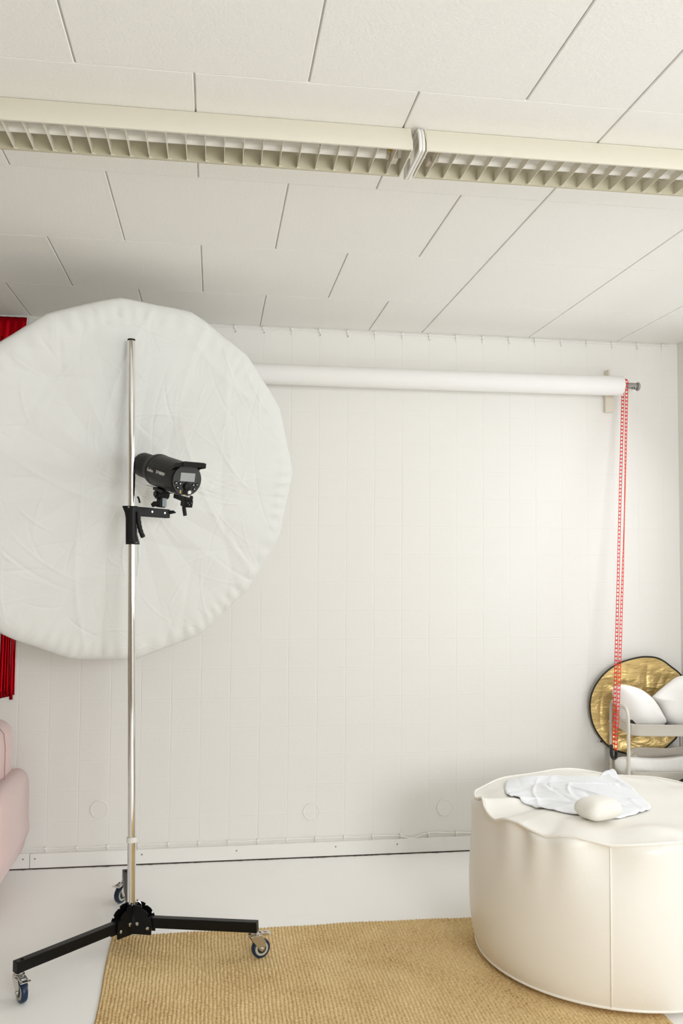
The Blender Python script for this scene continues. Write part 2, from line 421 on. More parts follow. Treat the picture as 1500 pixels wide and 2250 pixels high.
# ================================================================== CEILING LIGHTS
YN0, YN1, YB1, YB0, HB = -2.232, -2.262, -2.080, -2.105, H - .076   # near top, near bottom, far bottom, far top, bottom z
def fixture(x0, x1, label, starters, blade0):
    r = thing('fluorescent_light', label, 'ceiling light', loc=(x0, (YN0 + YB0) / 2, H), group='louvred ceiling lights in a row')
    ym = (YN1 + YB1) / 2; t = .006; x0i, x1i = x0 + .003, x1 - .003
    def side(sgn, y0, y1, nm, m):
        pts = [(y0, H - .001), (y0 + sgn * .35 * (y1 - y0) * sgn, H - .02), (y1 - (y1 - y0) * .1, H - .05), (y1, HB + .006), (y1, HB), (y1 - sgn * .007, HB), (y1 - sgn * .009, HB + .03), (y0 - sgn * .010, H - .02), (y0 - sgn * .010, H - .001)]
        mb = MB(); mb.rings([[(x, y, z) for y, z in pts] for x in (x0i, x1i)]); part(r, nm, mb, m, sharp=50)
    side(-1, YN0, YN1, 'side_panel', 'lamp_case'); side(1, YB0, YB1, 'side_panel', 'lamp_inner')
    # scalloped white reflector under the ceiling
    nx = int((x1 - x0) / .0134 / 1); V = []
    for i in range(nx + 1):
        x = x0i + (x1i - x0i) * i / nx; sc = .0065 * math.cos(2 * PI * (x - blade0) / .0535); row = []
        for q in range(9):
            y = YN0 + .012 + (YB0 - YN0 - .024) * q / 8; e = (2 * q / 8 - 1) ** 2; row.append((x, y, H - .012 - .022 * e + sc * (1 - .3 * e)))
        V.append(row)
    mb = MB(); mb.grid(np.array(V)); part(r, 'reflector', mb, 'reflector_white')
    mb = MB(); mb.cyl((x0 + .05, ym + .012, H - .046), (x1 - .05, ym + .012, H - .046), .0130, n=20); part(r, 'tube_lamp', mb, 'tube')
    for x, sx in ((x0 + .035, 1), (x1 - .035, -1)):
        mb = MB(); mb.box((x, ym + .012, H - .04), (.022, .03, .055)); mb.cyl((x + sx * .011, ym + .012, H - .046), (x + sx * .024, ym + .012, H - .046), .0145, n=16)
        lh = part(r, 'lamp_holder', mb, 'lampgrey', bevel=.002)
        m2 = MB(); m2.cyl((x + sx * .016, ym - .016, H - .048), (x + sx * .016, ym - .022, H - .048), .006, n=10); part(lh, 'contact', m2, 'brass')
    for xs in starters:
        mb = MB(); mb.lathe([(0, .0105), (.012, .0105), (.014, .0085), (.014, .0001)], (xs, -2.124, H - .022), (0, -.45, -.9), 20); part(r, 'starter', mb, 'white_plastic')
    for xx, nm in ((x0, 'end_cap'), (x1, 'end_cap')):
        pts = [(YN0, H), (YN0 - .008, H - .02), (YN1 + .002, H - .05), (YN1, HB - .001), (YB1, HB - .001), (YB1 - .002, H - .05), (YB0 + .005, H - .02), (YB0, H)]
        sg = 1 if xx == x0 else -1
        mb = MB(); mb.prism([(xx, y, z) for y, z in pts], (sg * .004, 0, 0)); part(r, nm, mb, 'lamp_case', smooth=False)
    # louvre blades
    x = blade0
    while x < x1 - .03:
        if x > x0 + .03:
            pts = [(YN1 + .006, HB + .001), (YB1 - .006, HB + .001), (YB1 - .010, HB + .036), (ym + .045, HB + .026), (ym - .045, HB + .026), (YN1 + .010, HB + .036)]
            mb = MB(); mb.prism([(x, y, z) for y, z in pts], (.0014, 0, 0)); mb.prism([(x - .004, YB1 - .006, HB + .002), (x + .012, YB1 - .006, HB + .002), (x, YB1 - .016, HB + .002)], (0, 0, .002))
            part(r, 'louvre_blade', mb, 'lamp_case', smooth=False)
        x += .0535
    return r
fixture(-.24, 1.345, 'cream louvred ceiling light left of the white cable loop, lamp unlit', [.345, 1.205], .231 - 8 * .0535)
fixture(1.385, 2.97, 'cream louvred ceiling light right of the white cable loop, lamp unlit', [1.50], 1.423)
# cable wrapped over the joint between the two lights
pts = smooth_open([(1.366, -2.16, H - .004), (1.366, -2.225, H - .006), (1.366, -2.243, H - .012), (1.365, -2.262, H - .04), (1.364, -2.272, HB + .002), (1.364, -2.255, HB - .004), (1.364, -2.17, HB - .004), (1.364, -2.085, HB - .004), (1.364, -2.073, HB + .01), (1.364, -2.085, H - .02)], 40)
mb = MB(); mb.tube(pts, .0050, 10); mb.tube(pts + np.array([.0095, 0, 0]), .0042, 10)
single('cable_loop', mb, 'cable', 'white cable loop hanging over the joint between the two ceiling lights', 'cable', tuple(pts[0]))

# ================================================================== BACKDROP ROLL
RY, RZ, RR, RX0, RX1 = -.12, 2.498, .0535, .29, 2.998
roll = thing('backdrop_roll', 'white paper backdrop roll mounted high on the wall', 'backdrop roll', loc=(RX0, RY, RZ))
mb = MB(); V = []
for x in np.linspace(RX0, RX1, 60): V.append([(x, RY + (RR + .0006 * math.sin(x * 5)) * math.cos(a), RZ - .004 * math.sin(PI * (x - RX0) / (RX1 - RX0)) + RR * math.sin(a)) for a in np.linspace(0, 2 * PI, 48, endpoint=False)])
mb.rings(V); part(roll, 'paper_roll', mb, 'paper', sharp=50)
for x in (.36, 2.975):
    mb = MB(); mb.box((x, -.0135, RZ - .03), (.05, .024, .20)); mb.box((x + .01, -.042, RZ), (.012, .08, .03)); mb.box((x - .015, -.032, RZ + .09), (.012, .05, .03))
    part(roll, 'wall_bracket', mb, 'lamp_case', bevel=.002)
mb = MB(); mb.cyl((RX1 - .01, RY, RZ + .003), (3.078, RY, RZ + .003), .0165, n=20); mb.cyl((3.07, RY, RZ + .001), (3.094, RY, RZ + .001), .012, n=20)
for k in (0, 1): mb.box((3.058 + .012 * k, RY - .011, RZ - .012), (.005, .014, .012))
plug = part(roll, 'end_plug', mb, 'plug')
mb = MB(); mb.lathe([(0, .0215), (.004, .0235), (.009, .0235), (.012, .021), (.012, .0001)], (3.088, RY, RZ), (1, 0, 0), 28); part(plug, 'flange', mb, 'plug')
mb = MB(); mb.cyl((RX1 + .001, RY, RZ), (RX1 + .006, RY, RZ), .034, n=28); mb.cyl((RX1 + .006, RY, RZ), (RX1 + .016, RY, RZ), .019, n=28); part(roll, 'sprocket', mb, 'dark_grey')
# looped ladder chain
chain = thing('pull_chain', 'red plastic ladder chain hanging in a loop from the roll end', 'chain', loc=(RX1 + .01, RY, RZ))
def ladder(P, W, nm):            # P: centre points, W: unit vectors across the ladder
    mb = MB(); hw = .0068
    for s in (-1, 1): mb.tube([p + w * hw * s for p, w in zip(P, W)], .0016, 6)
    L = np.concatenate([[0], np.cumsum(np.linalg.norm(np.diff(P, axis=0), axis=1))]); k = .008
    while k < L[-1]:
        i = min(np.searchsorted(L, k), len(P) - 1); f = (k - L[i - 1]) / (L[i] - L[i - 1]); p = P[i - 1] + (P[i] - P[i - 1]) * f; w = W[i - 1]
        t = (P[i] - P[i - 1]) / (L[i] - L[i - 1]); nn = np.cross(w, t); mb.box(p, (2 * hw, .0036, .007), np.stack([w, nn, t], 1)); k += .0208
    return part(chain, nm, mb, 'red_plastic')
CY = -.15
def strand(px, tw, ya, yb):
    P = smooth_open([at_y(u, v, ya + (yb - ya) * (v - 850) / 800) for u, v in px], 120); z = np.linspace(0, 1, 120)
    a = tw * np.exp(-((z - .42) / .2) ** 2); W = [np.array([math.cos(q), math.sin(q) * .9, 0]) for q in a]
    return np.array(P), W
P, W = strand([(1368.5, 846), (1364.5, 1000), (1361, 1130), (1357, 1300), (1352, 1480), (1347, 1642)], .25, -.088, -.385); ladder(P, W, 'chain_strand')
P, W = strand([(1376.5, 846), (1375.5, 900), (1373, 1050), (1369.5, 1200), (1363.5, 1380), (1358, 1540), (1352, 1650)], 1.0, -.154, -.395); ladder(P, W, 'chain_strand')
P = [np.array([3.016, RY - .034 * math.cos(a), RZ + .002 + .036 * math.sin(a)]) for a in np.linspace(0, PI, 20)]
ladder(np.array(P), [np.array([1., 0, 0])] * 20, 'chain_link_arc')
b = at_y(1348.5, 1652, -.39)
mb = MB(); hook = smooth_open([b + (-.014, 0, .035), b + (-.015, 0, 0), b + (-.010, 0, -.026), b + (.002, 0, -.032), b + (.010, 0, -.022), b + (.011, 0, .004)], 26)
mb.tube(hook, [.0075] * 26, 10, flat=1.7, up=(0, 1, 0)); part(chain, 'chain_weight', mb, 'dark_grey', label='dark grey hook-shaped weight')

# ================================================================== RED FRINGE CURTAIN
cur = thing('fringe_curtain', 'shiny red foil fringe curtain hanging on the wall behind the umbrella', 'curtain', loc=(-.4, -.012, 2.762))
n = 160; V = []
for i, x in enumerate(np.linspace(-.70, -.152, n)):
    V.append([(x - .012 * q / 6, -.0135 - .0035 * math.sin(x * 60) * (q / 6) - .002 * math.sin(x * 171), 2.762 - (.135 + .012 * math.sin(x * 90) + .022 * abs(math.sin(x * 260)) ** 3) * q / 6) for q in range(7)])
mb = MB(); mb.grid(np.array(V)); h = part(cur, 'header_band', mb, 'red_foil'); sm = h.modifiers.new('thickness', 'SOLIDIFY'); sm.thickness = .0008
x = -.168; k = 0
while x > -.70:
    w = random.uniform(.0055, .010); L = random.uniform(1.77, 1.80); ph = random.uniform(0, 6); tw = random.uniform(-1, 1); dr = random.uniform(-.012, .006); V = []
    for i in range(50):
        t = i / 49; z = 2.66 - (L + .03) * t; a = tw * 1.1 * math.sin(t * 5 + ph) * min(1, t * 3); xx = x + dr * t + .0035 * math.sin(t * 7 + ph); yy = -.0045 - .003 * (k % 3) + .002 * math.sin(t * 11 + ph)
        V.append([(xx + w * s * math.cos(a), yy + w * s * math.sin(a) * .5 - .0012 * (1 - s * s), z) for s in (-1, 0, 1)])
    mb = MB(); mb.grid(np.array(V)); o = part(cur, 'fringe_strand', mb, 'red_foil'); sm = o.modifiers.new('thickness', 'SOLIDIFY'); sm.thickness = .0005
    x -= random.choice([.008, .011, .014, .02]); k += 1

# ================================================================== PINK SOFA
sofa = thing('sofa', 'pink upholstered sofa at the left edge by the wall', 'sofa', loc=(-.9, -.5, 0))
YA0, YA1 = -.74, -.16
pp = [at_y(u, v, y) for u, v, y in ((-6, 1712, -.2), (18, 1694, -.2), (40, 1689, -.2), (54, 1696, -.2), (62, 1712, -.2), (63, 1745, -.2), (60, 1790, -.22), (54, 1835, -.3), (38, 1869, -.38), (2, 1930, -.5))]
arm = [(p[0], p[2]) for p in pp] + [(-.30, .13), (-.44, .13), (-.43, .30), (-.37, .42)]
arm = smooth_closed(arm, 64); V = []
tg = np.roll(arm, -1, 0) - np.roll(arm, 1, 0); tg /= np.linalg.norm(tg, axis=1)[:, None]; nin = np.stack([-tg[:, 1], tg[:, 0]], 1)
nin *= np.sign(((arm.mean(0) - arm) * nin).sum())
for y, d_ in ((YA0 + .003, .034), (YA0 + .012, .018), (YA0 + .026, .007), (YA0 + .045, .0015), (YA0 + .07, 0), (YA1 - .03, 0), (YA1, .03)):
    q_ = arm + nin * d_
    V.append([(q[0], y, q[1]) for q in q_])
cc = arm.mean(0); V = [[(cc[0] + (p[0] - cc[0]) * f, YA0 + .003 - .004 * (1 - f * f), cc[1] + (p[2] - cc[1]) * f) for p in V[0]] for f in (.05, .5, .85)] + V
mb = MB(); mb.rings(V); part(sofa, 'armrest', mb, 'pink', sharp=60)
mb2 = MB(); mb2.rings([[(-1.72 - (p[0] + .0), p[1], p[2]) for p in r] for r in V]); part(sofa, 'armrest', mb2, 'pink', sharp=60)
bx = at_y(27, 1640, -.18)[0]; bz = at_y(0, 1580, -.2)[2]
def cushion(x0, x1, y0, y1, z0, z1, r, name):
    w, d = x1 - x0, z1 - z0; O = rrect(w, d, r, 8); V = []
    for t in np.linspace(-1, 1, 13):
        s = (1 - abs(t) ** 4) ** .5 if abs(t) < 1 else .0
        k = .86 + .14 * max(s, 0); V.append([((x0 + x1) / 2 + o[0] * (1 - (1 - k) * .35), (y0 + y1) / 2 + t * (y1 - y0) / 2, (z0 + z1) / 2 + o[1] * k) for o in O])
    mb = MB(); mb.rings(V); return part(sofa, name, mb, 'pink', sharp=70)
bk = cushion(-1.62, bx + .004, -.40, -.14, .30, bz, .07, 'backrest')
cushion(-1.42, -.31, -.72, -.36, .26, .44, .06, 'seat_cushion')
mb = MB(); mb.box((-.84, -.44, .19), (1.3, .54, .13)); part(sofa, 'base_frame', mb, 'pink', bevel=.02)
sx = at_y(12, 1640, -.405)[0]; mb = MB(); mb.tube([(sx - .03, -.404, bz - .004), (sx - .008, -.407, bz - .03), (sx, -.409, bz - .09), (sx, -.409, .46), (sx, -.404, .34)], .0022, 6); part(bk, 'seam', mb, 'pink_seam')
for x, y in ((-.28, -.64), (-.28, -.22), (-1.40, -.64), (-1.40, -.22)):
    mb = MB(); mb.cyl((x, y, .14), (x, y, 0), .024, .015, 16); part(sofa, 'leg', mb, 'leg_wood')

# ================================================================== RUG
RX, RXE, RYB, RYE = .418, 2.345, -.866, -2.75
pitch = .0137; nx = int((RXE - RX) / pitch) * 6; ny = 520
gx = np.linspace(RX, RXE, nx); gy = RYB + (RYE - RYB) * (np.linspace(0, 1, ny) ** 1.25)
X, Y = np.meshgrid(gx, gy, indexing='ij')
wob = .0022 * np.sin(Y * 9 + X * 4) + .0010 * np.sin(Y * 31 + X * 47) + .0007 * np.sin(Y * 77 + 151 * X)
ph = (X + wob - RX) / pitch; fr = ph - np.floor(ph); idx = np.floor(ph).astype(int)
jit = rng.uniform(0, 1, idx.max() - idx.min() + 2)[idx - idx.min()]
tw = .5 + .5 * np.sin(2 * PI * ((Y + wob * 2) / .0135 + jit + (fr - .5) * .9))
hgt = .0030 + .0062 * np.sqrt(np.clip(np.sin(PI * fr), 0, 1)) * (.74 + .26 * tw) + .0006 * rng.normal(size=X.shape)
hgt = np.where((gx - RX < .004)[:, None] | (RXE - gx < .004)[:, None], .001, hgt); hgt[:, 0] = .001; hgt[:, -1] = .001
Xs = X + (.024 * (RYB - Y) + .003 * np.sin(Y * 9 + 1.9)) * np.exp(-(X - RX) / .5); Ys = Y + (.006 * np.sin(X * 5.2 + .5) + .003 * np.sin(X * 19) + .0025 * np.sin(2 * PI * ph)) * np.exp((Y - RYB) / .12)
V = np.stack([Xs, Ys, hgt], -1)
me = bpy.data.meshes.new('jute_rug'); ii = np.arange(nx * ny).reshape(nx, ny)
Fq = np.stack([ii[:-1, :-1], ii[1:, :-1], ii[1:, 1:], ii[:-1, 1:]], -1).reshape(-1, 4)[:, ::-1]
me.vertices.add(nx * ny); me.vertices.foreach_set('co', V.reshape(-1).astype(np.float32))
me.loops.add(Fq.size); me.loops.foreach_set('vertex_index', Fq.reshape(-1).astype(np.int32)); me.polygons.add(len(Fq))
me.polygons.foreach_set('loop_start', (np.arange(len(Fq)) * 4).astype(np.int32)); me.update(calc_edges=True); me.validate()
me.polygons.foreach_set('use_smooth', np.ones(len(Fq), bool)); me.materials.append(M['jute'])
rug = bpy.data.objects.new('jute_rug', me); COL.objects.link(rug); tag(rug, 'ribbed natural jute rug lying on the white painted floor', 'rug')

# ================================================================== POUF
PC = np.array([2.38, -1.25]); PR = .53; PZ0 = .0125
seam_px = [(1062, 1752), (1066, 1772), (1076, 1790), (1090, 1803), (1110, 1799), (1140, 1808), (1165, 1822), (1200, 1838), (1228, 1836), (1262, 1838), (1300, 1848), (1343, 1858), (1400, 1856), (1450, 1853), (1498, 1850)]
sa, sz = [], []
for u, v in seam_px:
    p = at_cyl(u, v, *PC, PR * .99)
    if p is not None: sa.append(math.atan2(p[1] - PC[1], p[0] - PC[0]) % (2 * PI)); sz.append(p[2])
sa, sz = np.array(sa), np.array(sz); o_ = np.argsort(sa); sa, sz = sa[o_], sz[o_]
def seam_z(a):
    a = np.asarray(a) % (2 * PI); base = .577 + .006 * np.sin(5 * a) + .005 * np.sin(9 * a + 1); f = np.interp(a, sa, sz)
    w = np.clip((a - sa[0] + .25) / .25, 0, 1) * np.clip((sa[-1] + .25 - a) / .25, 0, 1); return f * w + base * (1 - w)
def top_z(x, y):
    dx, dy = np.asarray(x) - PC[0], np.asarray(y) - PC[1]; r = np.clip(np.hypot(dx, dy) / (PR * .985), 0, 1); a = np.arctan2(dy, dx)
    s = r ** 3; dome = .588 + .010 * (1 - r ** 2) + .008 * np.sin(4.1 * dx * 2.2 + 1) * np.sin(3.3 * dy * 2.5)
    puff = .022 * np.exp(-((r - .80) / .13) ** 2) * (.55 + .45 * np.sin(7 * a + .6 * np.sin(3 * a)))
    return dome * (1 - s) + seam_z(a) * s + puff * (1 - r ** 8)
pouf = thing('pouf', 'large round cream faux leather pouf standing on the rug', 'pouf', loc=(PC[0], PC[1], 0))
NA = 240; A = np.linspace(0, 2 * PI, NA, endpoint=False); sz_a = seam_z(A)
prof = [(.0, .90, 0), (.008, .955, 0), (.022, .985, 0), (.04, .995, 0), (.10, 1.015, 0), (.2, 1.032, 0), (.35, 1.038, 0), (.5, 1.036, 0), (.65, 1.028, 0), (.78, 1.015, .3), (.88, 1.006, .8), (.94, 1.004, 1), (.975, 1.002, 1), (.992, .993, .4), (1, .985, 0)]
V = []
for t, rr, fold in prof:
    z = PZ0 + (sz_a - PZ0) * t; bulge = .012 * fold * np.sin(A * 7 + 1.5 * np.sin(3 * A)) + .007 * fold * np.sin(A * 17 + 2 * np.sin(5 * A)) + .004 * math.sin(t * PI) * np.sin(A * 4 + t * 5)
    R = PR * rr + bulge; V.append(np.stack([PC[0] + R * np.cos(A), PC[1] + R * np.sin(A), z], 1))
mb = MB(); mb.rings(V, True, False); part(pouf, 'side_cover', mb, 'pouf', sharp=80)
V = []
for r in list(np.linspace(.985, .9, 7)) + list(np.linspace(.88, .02, 38)):
    R = PR * r; x, y = PC[0] + R * np.cos(A), PC[1] + R * np.sin(A); V.append(np.stack([x, y, top_z(x, y)], 1))
mb = MB(); mb.rings(V, False, True); part(pouf, 'top_cover', mb, 'pouf', sharp=80)
mb = MB(); mb.tube(np.stack([PC[0] + PR * .999 * np.cos(A), PC[1] + PR * .999 * np.sin(A), sz_a + .001], 1), .0052, 8, closed=True); part(pouf, 'top_piping', mb, 'pouf')
mb = MB(); mb.tube(np.stack([PC[0] + PR * .992 * np.cos(A), PC[1] + PR * .992 * np.sin(A), np.full(NA, PZ0 + .018)], 1), .0050, 8, closed=True); part(pouf, 'bottom_piping', mb, 'pouf')
p = at_cyl(1342, 2040, *PC, PR * 1.035); a0 = math.atan2(p[1] - PC[1], p[0] - PC[0])
for nm, aa in (('side_seam', a0), ('side_seam', a0 + PI * .72), ('side_seam', a0 - PI * .72)):
    pts = []
    zt = float(seam_z(aa))
    for t, rr, fold in prof[2:]:
        R = PR * rr + .012 * fold * math.sin(aa * 7 + 1.5 * math.sin(3 * aa)) + .007 * fold * math.sin(aa * 17 + 2 * math.sin(5 * aa)) + .004 * math.sin(t * PI) * math.sin((aa % (2 * PI)) * 4 + t * 5)
        pts.append((PC[0] + (R + .0005) * math.cos(aa), PC[1] + (R + .0005) * math.sin(aa), PZ0 + (zt - PZ0) * t))
    mb = MB(); mb.tube(smooth_open(pts, 50), .0028, 8); part(pouf, nm, mb, 'pouf')

# sheet spread on the pouf
opx = [(265, 140), (320, 118), (390, 104), (480, 100), (700, 98), (900, 100), (1060, 103), (1110, 84), (1155, 68), (1190, 96), (1230, 130), (1350, 240), (1460, 345), (1380, 390), (1290, 415), (1180, 440), (1060, 440), (960, 425), (880, 410), (710, 385), (550, 357), (470, 335), (410, 318), (340, 285), (290, 255), (255, 195)]
opx = [(1040 + a / 3.75, 1680 + b / 3.75) for a, b in opx]
B = []
for u, v in opx:
    p = at_z(u, v, .60)
    for _ in range(6):
        q = p[:2] - PC; r = np.linalg.norm(q); q = q * min(1, .485 / r) + PC
        p = at_z(u, v, float(top_z(q[0], q[1])) + .006)
    B.append(p[:2])
B = smooth_closed(np.array(B), 300); c = B.mean(0) + np.array([.0, .0]); peak = B[int(300 * 8 / len(opx))]
wr = creases(80, .45, 21, (.002, .008), (.006, .018), (.06, .25)); ss = np.linspace(.02, 1, 90); V = []
for s in ss:
    P = c + (B - c) * s; q = P - PC; r = np.linalg.norm(q, axis=1); k = np.minimum(1, .50 / r); Z = top_z(P[:, 0] * 1, P[:, 1])
    P2 = PC + q * k[:, None]
    z = top_z(P2[:, 0], P2[:, 1]) + .0085 + np.maximum(wr(P[:, 0] - c[0], P[:, 1] - c[1]), -.004) * (1 - .3 * s)
    z += .026 * np.exp(-((P - peak) ** 2).sum(1) / .07 ** 2)
    z = np.where(s > .98, z - .003, z); V.append(np.stack([P2[:, 0], P2[:, 1], z], 1))
mb = MB(); mb.rings(V, True, False)
o = single('sheet', mb, 'sheet', 'thin crumpled white sheet spread on top of the cream pouf', 'sheet', (c[0], c[1], .6), sharp=80)
sm = o.modifiers.new('thickness', 'SOLIDIFY'); sm.thickness = .0012

def lumpy(outline, nrm, thick, n=96, rings_=22, p=2.2, pinch=None, noise=0, seed=1, back=1.0):   # closed cushion from a 3-D outline
    O = smooth_closed(outline, n); c = O.mean(0); nrm = np.array(nrm, float); nrm /= np.linalg.norm(nrm); g = np.random.default_rng(seed)
    fx = g.uniform(8, 30, (6, 3)); fp = g.uniform(0, 6, 6)
    def lay(s, sg):
        P = c + (O - c) * s; h = thick * max(0, 1 - s ** p) ** .5 * (1 if sg > 0 else back)
        w = sum(np.sin(P @ fx[i] + fp[i]) for i in range(6)) * noise * (1 - s ** 6)
        return P + nrm * (sg * h + w)[:, None] if np.ndim(w) else P + nrm * sg * h
    S_ = np.sin(np.linspace(.03, 1, rings_) * PI / 2)
    V = [lay(s, 1) for s in S_] + [lay(s, -1) for s in S_[::-1][1:]]
    mb = MB(); mb.rings(V); return mb
# small bean bag on the sheet
w0 = at_z(1316, 1786, .625); o2 = []
for a in np.linspace(0, 2 * PI, 32, endpoint=False):
    r = .079 / (abs(math.cos(a)) ** 3.7 + abs(math.sin(a)) ** 3.7) ** (1 / 3.7); q = np.array([r * math.cos(a), r * math.sin(a) * .82]); t = .35
    o2.append((w0[0] + q[0] * math.cos(t) - q[1] * math.sin(t), w0[1] + .01 + q[0] * math.sin(t) + q[1] * math.cos(t), float(top_z(w0[0], w0[1])) + .047))
mb = lumpy(o2, (0, 0, 1), .040, noise=.0016, seed=3, p=2.7)
single('bean_bag', mb, 'beanbag', 'small plump cream cushion lying on the white sheet', 'cushion', (w0[0], w0[1], .6), sharp=80)

# ================================================================== TROLLEY AND WHAT IS ON IT
TXL, TXR, TYF, TYB = 2.920, 3.296, -.398, -.092
tr = thing('trolley', 'beige metal three tier trolley in the corner by the wall', 'trolley', loc=((TXL + TXR) / 2, (TYF + TYB) / 2, 0))
for x in (TXL, TXR):
    pts = [(x, TYF, .06), (x, TYF, .70)] + [(x, TYF + .055 * (1 - math.cos(a)), .735 + .055 * math.sin(a)) for a in np.linspace(0, PI / 2, 8)] + [(x, TYB - .055 * (1 - math.cos(a)), .735 + .055 * math.sin(a)) for a in np.linspace(PI / 2, 0, 8)] + [(x, TYB, .70), (x, TYB, .06)]
    mb = MB(); mb.tube(pts, .0098, 12, flat=.85, up=(1, 0, 0)); sf = part(tr, 'side_frame', mb, 'trolley')
    for y in (TYF, TYB):
        for z in (.675, .445):
            m2 = MB(); m2.cyl((x - .012 if x == TXL else x + .012, y, z), (x, y, z), .0035, n=10); part(sf, 'rivet', m2, 'steel')
for zt, zb in ((.717, .657), (.480, .422), (.24, .18)):
    cx, cy = (TXL + TXR) / 2, (TYF + TYB) / 2; w, d = TXR - TXL - .018, TYB - TYF + .028
    R = []
    for ins, z in ((.012, zb), (.004, zb + .002), (0, zb + .008), (0, zt - .002), (-.002, zt), (.002, zt + .001), (.004, zt - .002), (.005, zb + .010), (.02, zb + .005)):
        R.append([(cx + q[0], cy + q[1], z) for q in rrect(w - 2 * ins, d - 2 * ins, .055 - min(ins, .02) * .5, 8)])
    mb = MB(); mb.rings(R); part(tr, 'tray', mb, 'trolley', sharp=50)
for x in (TXL, TXR):
    for y in (TYF, TYB):
        mb = MB(); mb.cyl((x - .01, y, .03), (x + .01, y, .03), .03, n=24); cs = part(tr, 'caster', mb, 'dark_grey')
        m2 = MB(); m2.box((x, y, .052), (.026, .02, .03)); part(cs, 'fork', m2, 'steel', bevel=.002)
tr.matrix_world = tr.matrix_world @ Matrix.Rotation(math.radians(-9), 4, 'Z')
def outl(px, y): return [at_y(u, v, y) for u, v in px]
mb = lumpy(outl([(1352, 1508), (1364, 1504), (1384, 1507), (1405, 1515), (1425, 1530), (1440, 1549), (1452, 1570), (1459, 1588), (1440, 1600), (1405, 1604), (1380, 1596), (1366, 1572), (1356, 1545), (1350, 1522)], -.245), (.25, -1, .12), .075, noise=.0015, seed=5, p=2.5)
single('white_pillow', mb, 'pillow', 'white pillow leaning left in the top tray, beside the trolley handle', 'pillow', (3.0, -.245, .70), group='white pillows in the top tray', sharp=80)
mb = lumpy(outl([(1433, 1533), (1440, 1524), (1465, 1503), (1488, 1487), (1512, 1486), (1545, 1500), (1560, 1540), (1552, 1585), (1520, 1600), (1480, 1600), (1463, 1590), (1452, 1560), (1444, 1545)], -.20), (-.2, -1, .15), .07, noise=.002, seed=6, p=2.5)
single('white_pillow', mb, 'pillow', 'white pillow in the top tray at the right edge of the picture', 'pillow', (3.2, -.20, .70), group='white pillows in the top tray', sharp=80)
mb = MB(); mb.box((3.10, -.25, .6745), (.27, .17, .02)); mb.box((2.968, -.24, .702), (.04, .10, .045)); 
single('black_cloth', mb, 'black_rim', 'black folded cloth under the white pillows in the top tray', 'cloth', (3.09, -.25, .665), bevel=.008)
mb = lumpy(outl([(1351, 1672), (1360, 1664), (1380, 1662), (1410, 1664), (1440, 1665), (1470, 1663), (1490, 1660), (1512, 1660), (1525, 1668), (1525, 1688), (1512, 1698), (1490, 1701), (1440, 1703), (1395, 1702), (1368, 1697), (1354, 1686)], -.315), (0, -1, .25), .055, noise=.003, seed=8, p=3)
ins = (3.1, -.30, .45)
single('padded_cover', mb, 'padded', 'white padded roll lying in the middle tray of the trolley', 'padded roll', ins, sharp=80)
g = np.random.default_rng(4)
mb = lumpy(outl([(1384, 1650), (1395, 1643), (1430, 1646), (1460, 1647), (1490, 1641), (1510, 1642), (1522, 1655), (1515, 1670), (1480, 1674), (1420, 1672), (1388, 1668)], -.20), (0, -1, .6), .045, noise=.005, seed=11, p=3)
single('sheer_cloth', mb, 'sheer', 'cream sheer cloth bundled behind the padded roll in the middle tray', 'cloth', (3.1, -.2, .45), sharp=80)
for (u, v, r), lb in zip(((1384, 1656, .017), (1394, 1662, .016)), ('cream crumpled ribbon knot behind the trolley post, upper one', 'cream crumpled ribbon knot on the padded roll, lower one')):
    p = at_y(u, v, -.262); o2 = [(p[0] + r * (1 + .25 * math.sin(3 * a)) * math.cos(a), p[1], p[2] + r * (1 + .2 * math.sin(5 * a)) * math.sin(a)) for a in np.linspace(0, 2 * PI, 20, endpoint=False)]
    single('ribbon_knot', lumpy(o2, (0, -1, .2), r * .8, noise=.003, seed=int(u), n=40, rings_=10), 'sheer', lb, 'ribbon', tuple(p), group='ribbon knots in the middle tray')

# gold reflector wedged behind the trolley
GC = at_y(1399, 1546, -.048); GR = .243
gr = thing('reflector_disc', 'round gold foil reflector with black rim leaning on the wall behind the trolley', 'reflector', loc=tuple(GC))
edge = outl([(1420, 1443), (1390, 1446), (1352, 1458), (1322, 1482), (1303, 1515), (1298, 1550), (1305, 1590), (1322, 1622), (1345, 1645), (1375, 1655), (1410, 1656), (1444, 1649), (1468, 1632), (1487, 1612), (1506, 1570), (1511, 1525), (1502, 1488), (1478, 1466), (1450, 1448)], -.048)
E2 = smooth_closed(edge, 160)
E2[:, 1] += .022 * np.sin(np.arctan2(E2[:, 2] - GC[2], E2[:, 0] - GC[0]) * 2 + .6)
c = E2.mean(0); fold = creases(40, .24, 5, (.002, .006), (.006, .016), (.05, .2)); V = []
for s in np.linspace(.02, 1, 50):
    P = c + (E2 - c) * s; dd = P - c; fx = .0022 * np.sin(dd[:, 2] * 62 + 1.3 * np.sin(dd[:, 0] * 11) + dd[:, 0] * 9)
    P = P.copy(); P[:, 1] += -(fold(dd[:, 0], dd[:, 2]) + fx) * (1 - s ** 6) + .010 * (1 - s * s); P[:, 1] = np.minimum(P[:, 1], -.010); V.append(P)
mb = MB(); mb.rings(V, True, False); o = part(gr, 'foil_panel', mb, 'gold', sharp=80); sm = o.modifiers.new('thickness', 'SOLIDIFY'); sm.thickness = .001
mb = MB(); mb.tube(E2, .0046, 8, closed=True); part(gr, 'rim', mb, 'black_rim')
q = at_y(1321, 1629, -.05); mb = MB(); mb.box(q, (.014, .004, .010)); part(gr, 'tag', mb, 'black_rim')

